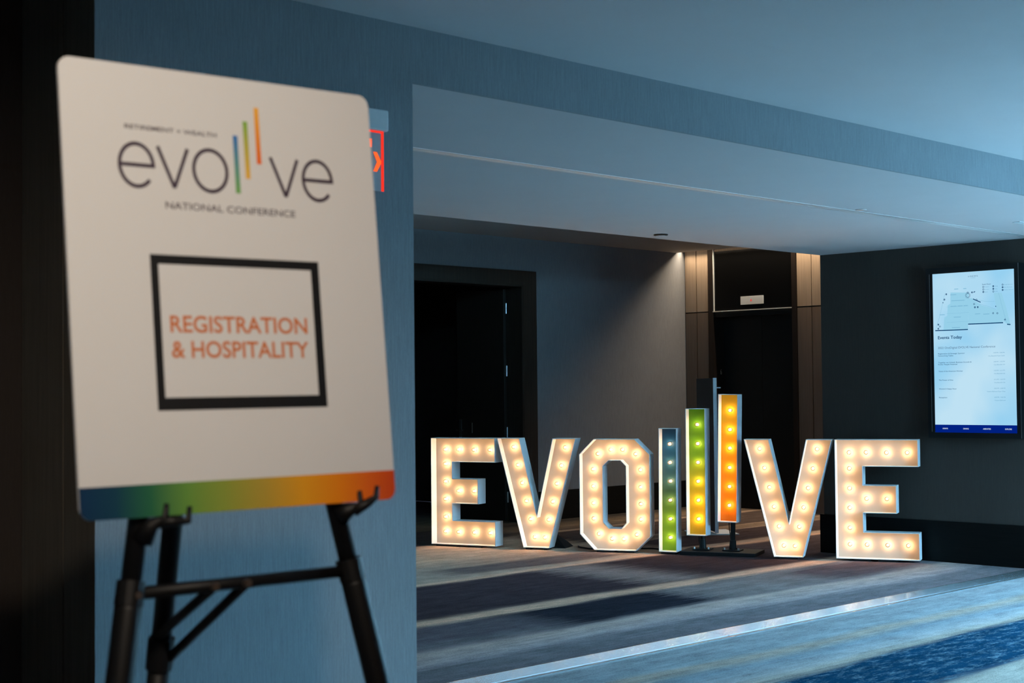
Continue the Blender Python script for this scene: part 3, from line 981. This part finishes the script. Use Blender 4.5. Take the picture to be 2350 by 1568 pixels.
for (a, b2, z_) in ((6.84, 6.78, 2.335), (6.77, 6.72, 2.335), (6.71, 6.67, 2.335), (6.81, 6.74, 2.235), (6.83, 6.75, 2.14), (6.60, 6.55, 2.255), (6.52, 6.46, 2.25), (6.95, 6.90, 2.262), (6.80, 6.76, 2.49), (6.71, 6.68, 2.49),
                   (6.84, 6.78, 2.44), (6.83, 6.70, 2.385)):
    ribbon(ml, [(-a, z_), (-b2, z_)], 0.006, S2)
ml.build('map_lines', emit('map_line_blue', lin(124, 182, 212), 1.0), scr)
dk = MB()
ribbon(dk, [(-6.998, 2.118), (-6.672, 2.118)], 0.009, S2)
ribbon(dk, [(-6.669, 2.166), (-6.332, 2.166)], 0.009, S2)
ribbon(dk, [(-6.295, 2.151), (-6.263, 2.147)], 0.009, S2)
ribbon(dk, [(-6.617, 2.392), (-6.543, 2.358)], 0.008, S2)
ribbon(dk, [(-6.61, 2.452), (-6.595, 2.458)], 0.008, S2)
ribbon(dk, [(-6.323, 2.193), (-6.303, 2.193)], 0.004, S2)
ribbon(dk, [(-6.313, 2.183), (-6.313, 2.204)], 0.004, S2)
for y_, z_ in ((6.515, 2.495), (6.515, 2.4725), (6.419, 2.449), (6.330, 2.505), (6.607, 2.345), (6.583, 2.383), (6.425, 2.255), (6.385, 2.253), (6.95, 2.155), (6.667, 2.452)):
    disc2(dk, -y_, z_, 0.0082, S2, 16, 0.0050)
for y_, z_ in ((6.515, 2.45), (6.419, 2.496), (6.419, 2.4725), (6.330, 2.482), (6.330, 2.458), (6.60, 2.316), (6.572, 2.316), (6.88, 2.448), (6.90, 2.40), (6.966, 2.173), (6.967, 2.117 + 0.018), (6.625, 2.452)):
    disc2(dk, -y_, z_, 0.0082, S2, 16, 0.0026)
disc2(dk, -6.915, 2.372, 0.005, S2, 8)
disc2(dk, -6.399, 2.315, 0.005, S2, 8)
disc2(dk, -6.667, 2.427, 0.019, S2, 24, 0.016)
disc2(dk, -6.667, 2.427, 0.026, S2, 24, 0.0245)
put_text(dk, 'LOEWS', -6.659, -6.567, 2.593, S2, cap=0.011, bold=0.004, spacing=1.3)
put_text(dk, 'Sixth Floor', -6.526, -6.440, 2.513, S2, cap=0.011, bold=0.004)
put_text(dk, 'Events Today', -6.972, -6.732, 2.039, S2, cap=0.029, bold=0.016)
dk.build('map_marks', emit('screen_dark_blue', lin(14, 66, 110), 1.0), scr)['kind'] = 'stuff'
et = MB()
put_text(et, '2022 OneDigital EVOLVE National Conference', -6.974, -6.411, 1.949, S2, cap=0.020)
et.build('event_title', emit('screen_grey_text', lin(84, 110, 140), 1.0), scr)
l_ = MB()
for s_, a, b2, z_ in (('Registration & Strategic Sponsor', 6.973, 6.708, 1.899), ('Networking Tables', 6.973, 6.822, 1.880), ('Together we Unleash Business Growth &', 6.973, 6.644, 1.818),
                      ('Power People Potential', 6.974, 6.785, 1.800), ('Voice of the American Worker', 6.972, 6.730, 1.738), ('The Power of One', 6.972, 6.828, 1.657),
                      ("Women's Happy Hour", 6.972, 6.795, 1.577), ('Reception', 6.973, 6.891, 1.498)):
    put_text(l_, s_, -a, -b2, z_, S2, cap=0.0118, bold=0.008)
l_.build('event_list', emit('screen_teal_text', lin(36, 92, 132), 1.0), scr)
l_ = MB()
for i, (a1, s1, a2, s2) in enumerate(((6.430, '3:00 PM - 5:00 PM', 6.479, 'City Beautiful Foyer South'), (6.430, '3:00 PM - 3:30 PM', 6.428, 'City Beautiful 3/4'), (6.430, '3:30 PM - 4:15 PM', 6.428, 'City Beautiful 5/6'),
                                      (6.430, '4:15 PM - 5:00 PM', 6.428, 'City Beautiful 5/6'), (6.430, '5:00 PM - 6:00 PM', 6.500, 'Venture Ballroom Foyer West'), (6.430, '6:00 PM - 9:00 PM', 6.428, 'Venture Ballroom'))):
    z_ = 1.896 - i * 0.0795
    put_text(l_, s1, -a1, -6.324, z_, S2, cap=0.0105)
    put_text(l_, s2, -a2, -6.324, z_ - 0.027, S2, cap=0.0105)
for y_, z_, w_, s_ in ((6.502, 2.491, 0.045, 'Elevators'), (6.502, 2.468, 0.045, 'Escalator'), (6.502, 2.445, 0.03, 'Stairs'), (6.407, 2.492, 0.032, 'Parking'), (6.407, 2.468, 0.026, 'Dining'), (6.407, 2.445, 0.03, 'Coffee'),
                       (6.318, 2.501, 0.085, 'Family Restroom'), (6.318, 2.477, 0.080, "Men's Restroom"), (6.318, 2.454, 0.090, "Women's Restroom")):
    put_text(l_, s_, -y_, -y_ + w_, z_, S2, cap=0.0085)
ribbon(l_, [(-6.635, 2.583), (-6.59, 2.583)], 0.002, S2)
l_.build('event_times_and_key', emit('screen_faint_text', lin(104, 160, 192), 1.0), scr)

# ================================================================== EXIT SIGN
ex = empty('exit_sign', (3.845, YA, 2.55))
tag(ex, 'red edge-lit exit sign with arrow on the wall behind the easel board', 'exit sign')
MB().box(-0.160, 0.157, -0.052, 0.0, 0.120, 0.207).build('housing', M['light_grey'], ex, bevel=0.006)
pn = MB().box(-0.145, 0.142, -0.034, -0.026, -0.127, 0.120).build('pane', M['acrylic'], ex)
e_ = MB()
e_.box(0.129, 0.1425, -0.0352, -0.0345, -0.127, 0.120)
e_.box(-0.1455, -0.139, -0.0352, -0.0345, -0.127, 0.120)
e_.box(-0.139, 0.129, -0.0352, -0.0345, 0.112, 0.120)
e_.build('lit_edge', M['red_edge'], pn)
e_ = MB()
fx = lambda x, z: (x, -0.0350, z)
for s_, a, b2 in (('E', -0.100, -0.058), ('X', -0.052, -0.008), ('I', 0.000, 0.010)):
    put_text(e_, s_, a, b2, -0.072, fx, cap=0.155, bold=0.02)
e_.poly([[(0.020, 0.050), (0.080, 0.050), (0.080, 0.085), (0.020, 0.085)]], fx)
e_.poly([[(0.034, -0.072), (0.052, -0.072), (0.052, 0.049), (0.034, 0.049)]], fx)
e_.poly([[(0.087, 0.032), (0.106, 0.032), (0.131, -0.008), (0.106, -0.048), (0.087, -0.048), (0.107, -0.008)]], fx)
e_.build('lit_letters', M['red_text'], pn)

# ================================================================== CEILING FITTINGS
sm = empty('sprinkler_cover', (9.815, 7.997, Z1))
tag(sm, 'small round sprinkler cover in the lower ceiling above the letters', 'sprinkler')
MB().lathe([(0.060, 0.0), (0.060, -0.010), (0.054, -0.012), (0.046, -0.010), (0.046, -0.001)], 28).build('shadow_gap_rim', M['bronze'], sm, smooth=False)  # dark metal colour stands in for the shaded gap inside the ring
MB().lathe([(0.043, -0.0125), (0.043, -0.016), (0.020, -0.018)], 28).build('plate', M['ceiling'], sm)
sm = empty('sprinkler_cover', (9.592, 5.93, Z1))
tag(sm, 'tiny sprinkler cap beside the ceiling track', 'sprinkler')
MB().lathe([(0.040, 0.0), (0.040, -0.006), (0.02, -0.010)], 20).build('cap', M['track_metal'], sm)
dl = empty('recessed_downlight', (8.985, 4.275, Z0))
tag(dl, 'unlit round recessed downlight at the right edge of the near ceiling', 'downlight')
MB().lathe([(0.085, 0.0), (0.085, -0.004), (0.070, -0.006), (0.066, -0.001)], 32, cap=False).build('trim_ring', M['white'], dl)
MB().lathe([(0.066, -0.001), (0.040, -0.0006), (0.001, -0.0008)], 32, cap=False).build('baffle', M['bronze'], dl)
vt = empty('ceiling_vent', (11.75, 5.55, Z1))
tag(vt, 'slim bright ceiling vent near the right edge, before the ceiling track', 'vent')
vf = MB()
vf.box(-0.5, 0.5, -0.03, -0.018, -0.006, 0)
vf.box(-0.5, 0.5, 0.018, 0.03, -0.006, 0)
vf.box(-0.5, -0.488, -0.018, 0.018, -0.006, 0)
vf.box(0.488, 0.5, -0.018, 0.018, -0.006, 0)
vf.build('frame', M['track_metal'], vt)
MB().box(-0.488, 0.488, -0.004, 0.004, -0.005, 0.0).build('slat', M['track_metal'], vt)
cs = empty('recessed_downlight', (0.30, 0.10, Z0))
tag(cs, 'lit recessed downlight in the near ceiling over the camera side of the easel', 'downlight')
MB().lathe([(0.075, 0.0), (0.075, -0.004), (0.060, -0.006), (0.056, -0.001)], 28, cap=False).build('trim_ring', M['white'], cs)
MB().lathe([(0.056, -0.001), (0.001, -0.0008)], 28, cap=False).build('baffle', M['bronze'], cs)
for (x_, y_), lab in zip(((-2.2, -2.0), (1.8, -2.6)), ('unseen fitting of an added fill lamp behind the camera, left', 'unseen fitting of an added fill lamp behind the camera, right')):
    h_ = empty('recessed_downlight', (x_, y_, Z0))  # fitting made up for the added fill lamp
    tag(h_, lab, 'downlight')
    MB().lathe([(0.075, 0.0), (0.075, -0.004), (0.060, -0.006), (0.056, -0.001)], 28, cap=False).build('trim_ring', M['white'], h_)
    MB().lathe([(0.056, -0.001), (0.001, -0.0008)], 28, cap=False).build('baffle', M['bronze'], h_)

# ================================================================== EASEL AND BOARD
U = Vector((0.9962, -0.0873, 0.0065)).normalized()
V = Vector((0.0023, 0.1009, 0.9949))
V = (V - U * V.dot(U)).normalized()
Nn = U.cross(V)
BL = Vector((1.2025, 2.1605, 1.4006))
mw = Matrix((U, -Nn, V)).transposed().to_4x4()     # local x=U, y=away from viewer, z=V
mw.translation = BL
bd = empty('sign_board', BL)
bd.matrix_world = mw
tag(bd, 'white poster board with a conference logo resting on the black easel', 'sign board')
WB, HB, RC = 0.61, 0.7585, 0.021


def rrect(x0, x1, y0, y1, r, n=7):
    out = []
    for cx, cy, a0 in ((x1 - r, y0 + r, -90), (x1 - r, y1 - r, 0), (x0 + r, y1 - r, 90), (x0 + r, y0 + r, 180)):
        for k in range(n + 1):
            a = math.radians(a0 + 90 * k / n)
            out.append((cx + r * math.cos(a), cy + r * math.sin(a)))
    return out


rr = rrect(0, WB, 0, HB, RC)
n_ = len(rr)
b_ = MB()
b_.add([(x, 0, z) for x, z in rr] + [(x, 0.006, z) for x, z in rr],
       [tuple(range(n_)), tuple(n_ + k for k in reversed(range(n_)))] + [(k, n_ + k, n_ + (k + 1) % n_, (k + 1) % n_) for k in range(n_)])
b_.build('panel', M['board'], bd)
PF = lambda d: (lambda x, z: (x, -d, z))
band = MB()
bl = [p for p in rr if p[1] <= RC + 1e-6]
lowL = [p for p in bl if p[0] < WB / 2]
lowR = [p for p in bl if p[0] > WB / 2]
lowL.sort(key=lambda p: (-p[1], p[0]))
lowR.sort(key=lambda p: (p[1], p[0]))
band.poly([[(0, 0.053)] + lowL + lowR + [(WB, 0.053)]], PF(0.0004))
band.build('colour_band', make_gradient('band_gradient', 0.0, WB, [
    (0.0, lin(5, 48, 84)), (0.10, lin(14, 62, 84)), (0.20, lin(40, 104, 72)), (0.31, lin(105, 152, 66)), (0.42, lin(142, 158, 62)),
    (0.55, lin(184, 156, 58)), (0.68, lin(232, 160, 30)), (0.80, lin(238, 136, 16)), (0.90, lin(232, 106, 24)), (1.0, lin(214, 72, 20))],
    0.5, 'X', (2, 2, 2), 0.04), bd)
fm = MB()
for (a, b2, c_, d_) in ((0.144, 0.475, 0.4195, 0.4353), (0.144, 0.475, 0.1727, 0.1940), (0.144, 0.1585, 0.1940, 0.4195), (0.458, 0.475, 0.1940, 0.4195)):
    fm.poly([[(a, c_), (b2, c_), (b2, d_), (a, d_)]], PF(0.0005))
fm.build('printed_frame', M['ink_black'], bd)
tx = MB()
put_text(tx, 'REGISTRATION', 0.1745, 0.4430, 0.3045, PF(0.0005), cap=0.0290, bold=0.018)
put_text(tx, '& HOSPITALITY', 0.1745, 0.4430, 0.2615, PF(0.0005), cap=0.0290, bold=0.018)
tx.build('orange_lettering', M['ink_orange'], bd)
tx = MB()
put_text(tx, 'RETIREMENT + WEALTH', 0.111, 0.283, 0.6475, PF(0.0005), cap=0.0078, bold=0.012)
put_text(tx, 'NATIONAL CONFERENCE', 0.1785, 0.4335, 0.5150, PF(0.0005), cap=0.0125, bold=0.004)
SW = 0.0066


def ell(cx, cy, rx, ry, a0, a1, n=40):
    return [(cx + rx * math.cos(math.radians(a0 + (a1 - a0) * k / n)), cy + ry * math.sin(math.radians(a0 + (a1 - a0) * k / n))) for k in range(n + 1)]


pf = PF(0.0006)
for (cx, xr) in ((0.1290, 0.0305), (0.4855, 0.0305)):
    ribbon(tx, ell(cx, 0.586, xr, 0.0365, 0, 318), SW, pf)
    ribbon(tx, [(cx - xr, 0.586), (cx + xr + SW / 2, 0.586)], SW, PF(0.0007))
for (xl, xb, xr) in ((0.1690, 0.1970, 0.2250), (0.3885, 0.4165, 0.4445)):
    ribbon(tx, [(xl, 0.6215), (xb, 0.5515)], SW, pf)
    ribbon(tx, [(xb, 0.5515), (xr, 0.6215)], SW, PF(0.0007))
ribbon(tx, ell(0.2672, 0.587, 0.0320, 0.0365, 0, 360, 56), SW, pf)
tx.build('dark_lettering', M['ink'], bd)
for (x, z0_, z1_, cb_, ct) in ((0.3198, 0.5510, 0.6545, lin(120, 176, 90), lin(60, 120, 190)), (0.3413, 0.5785, 0.6820, lin(236, 180, 70), lin(130, 178, 74)), (0.3655, 0.6070, 0.7095, lin(236, 104, 36), lin(244, 178, 60))):
    q = MB()
    q.poly([[(x - 0.0048, z0_), (x + 0.0048, z0_), (x + 0.0048, z1_), (x - 0.0048, z1_)]], PF(0.0005))
    mid_ = tuple((a + b2) / 2 for a, b2 in zip(cb_, ct))
    q.build('logo_bar', make_gradient('logo_gradient', z0_, z1_, [(0, cb_), (0.5, mid_), (1, ct)], 0.6, 'Z', (2, 2, 2), 0.02), bd)

# easel: local frame of the board, u across, v up, n behind
def BP(u, v, n):      # n > 0 = behind the board
    return BL + U * u + V * v - Nn * n
eg = empty('display_easel', (BP(0.305, 0, 0.3).x, BP(0.305, 0, 0.3).y, 0))
tag(eg, 'black folding tripod easel with tubular legs holding the poster board', 'easel')
inv = Matrix.Translation(-Vector(eg.location))
def E3(u, v, n):
    return inv @ BP(u, v, n)
def on_floor(p, q):   # continue p->q down to z = 0.012
    t_ = (p.z - 0.012) / (p.z - q.z)
    return p + (q - p) * t_
for s_ in (-1, 1):
    top, low = E3(0.305 + s_ * 0.055, 0.70, 0.040), E3(0.305 + s_ * 0.193, -0.01, 0.030)
    foot = on_floor(top, low)
    d_ = (foot - top).normalized()
    split = top + d_ * ((E3(0.305 + s_ * 0.218, -0.135, 0.030) - top).length)
    lg = MB().tube([top, split + d_ * 0.05], 0.0170, 14).build('leg', M['easel'], eg, smooth=True)
    MB().tube([split, split + d_ * 0.012, foot], [0.0215, 0.0225, 0.0215], 14).build('lower_tube', M['easel'], lg, smooth=True)
    MB().tube([split - d_ * 0.035, split + d_ * 0.005], 0.0235, 14).build('collar', M['easel'], lg)
    MB().tube([foot - d_ * 0.03, foot + d_ * 0.008], 0.026, 14).build('rubber_foot', M['black'], lg)
top, low = E3(0.305, 0.70, 0.055), E3(0.300, -0.25, 0.352)
foot = on_floor(top, low)
d_ = (foot - top).normalized()
split = low
lg = MB().tube([top, split + d_ * 0.05], 0.0185, 14).build('leg', M['easel'], eg, smooth=True)
MB().tube([split + d_ * 0.01, foot], 0.0205, 14).build('lower_tube', M['easel'], lg, smooth=True)
MB().tube([split - d_ * 0.03, split + d_ * 0.03], 0.0250, 14).build('collar', M['easel'], lg)
MB().tube([foot - d_ * 0.03, foot + d_ * 0.008], 0.026, 14).build('rubber_foot', M['black'], lg)
hd = MB()
a_, b2_ = E3(0.235, 0.715, 0.028), E3(0.375, 0.715, 0.028)
hd.tube([a_, E3(0.25, 0.728, 0.045), E3(0.36, 0.728, 0.045), b2_], 0.020, 12)
hd.build('head', M['easel'], eg, smooth=True)
cbp = [E3(0.095, -0.122, 0.030), E3(0.305, -0.122, 0.030), E3(0.512, -0.122, 0.030)]
MB().tube(cbp, 0.0108, 10).build('crossbar', M['easel'], eg, smooth=True)
for (u_, v2, uo) in ((0.238, -0.215, -0.012), (0.300, -0.262, 0.012)):
    fr_ = E3(u_, -0.124, 0.020)
    to_ = E3(0.300 + uo, v2, 0.055 + (0.70 - v2) * 0.3125 - 0.012)
    MB().tube([fr_, to_], 0.0088, 10).build('strut', M['easel'], eg, smooth=True)
    MB().tube([fr_ - (-Nn) * 0.009, fr_ + (-Nn) * 0.010], 0.0070, 10).build('rivet', M['joint_metal'], eg)
MB().tube([E3(0.095, -0.124, 0.005), E3(0.095, -0.124, 0.014)], 0.006, 10).build('rivet', M['joint_metal'], eg)
for pts1, pts2 in (([(0.1130, -0.035, 0.020), (0.125, -0.012, 0.004), (0.1425, -0.003, -0.008), (0.1435, 0.0195, -0.013)], [(0.135, -0.010, -0.003), (0.160, -0.010, -0.010), (0.1815, -0.011, -0.012), (0.1835, 0.0125, -0.015)]),
                   ([(0.497, -0.022, 0.018), (0.512, -0.012, 0.004), (0.528, -0.006, -0.008), (0.522, 0.0185, -0.013)], [(0.515, -0.016, -0.002), (0.540, -0.004, -0.010), (0.558, 0.006, -0.012), (0.5600, 0.026, -0.015)])):
    hk = MB()
    hk.tube([E3(*p) for p in pts1], [0.020, 0.013, 0.0065, 0.0042], 10)
    hk.tube([E3(*p) for p in pts2], [0.011, 0.0085, 0.0062, 0.0042], 10)
    hk.build('hook', M['easel'], eg, smooth=True)
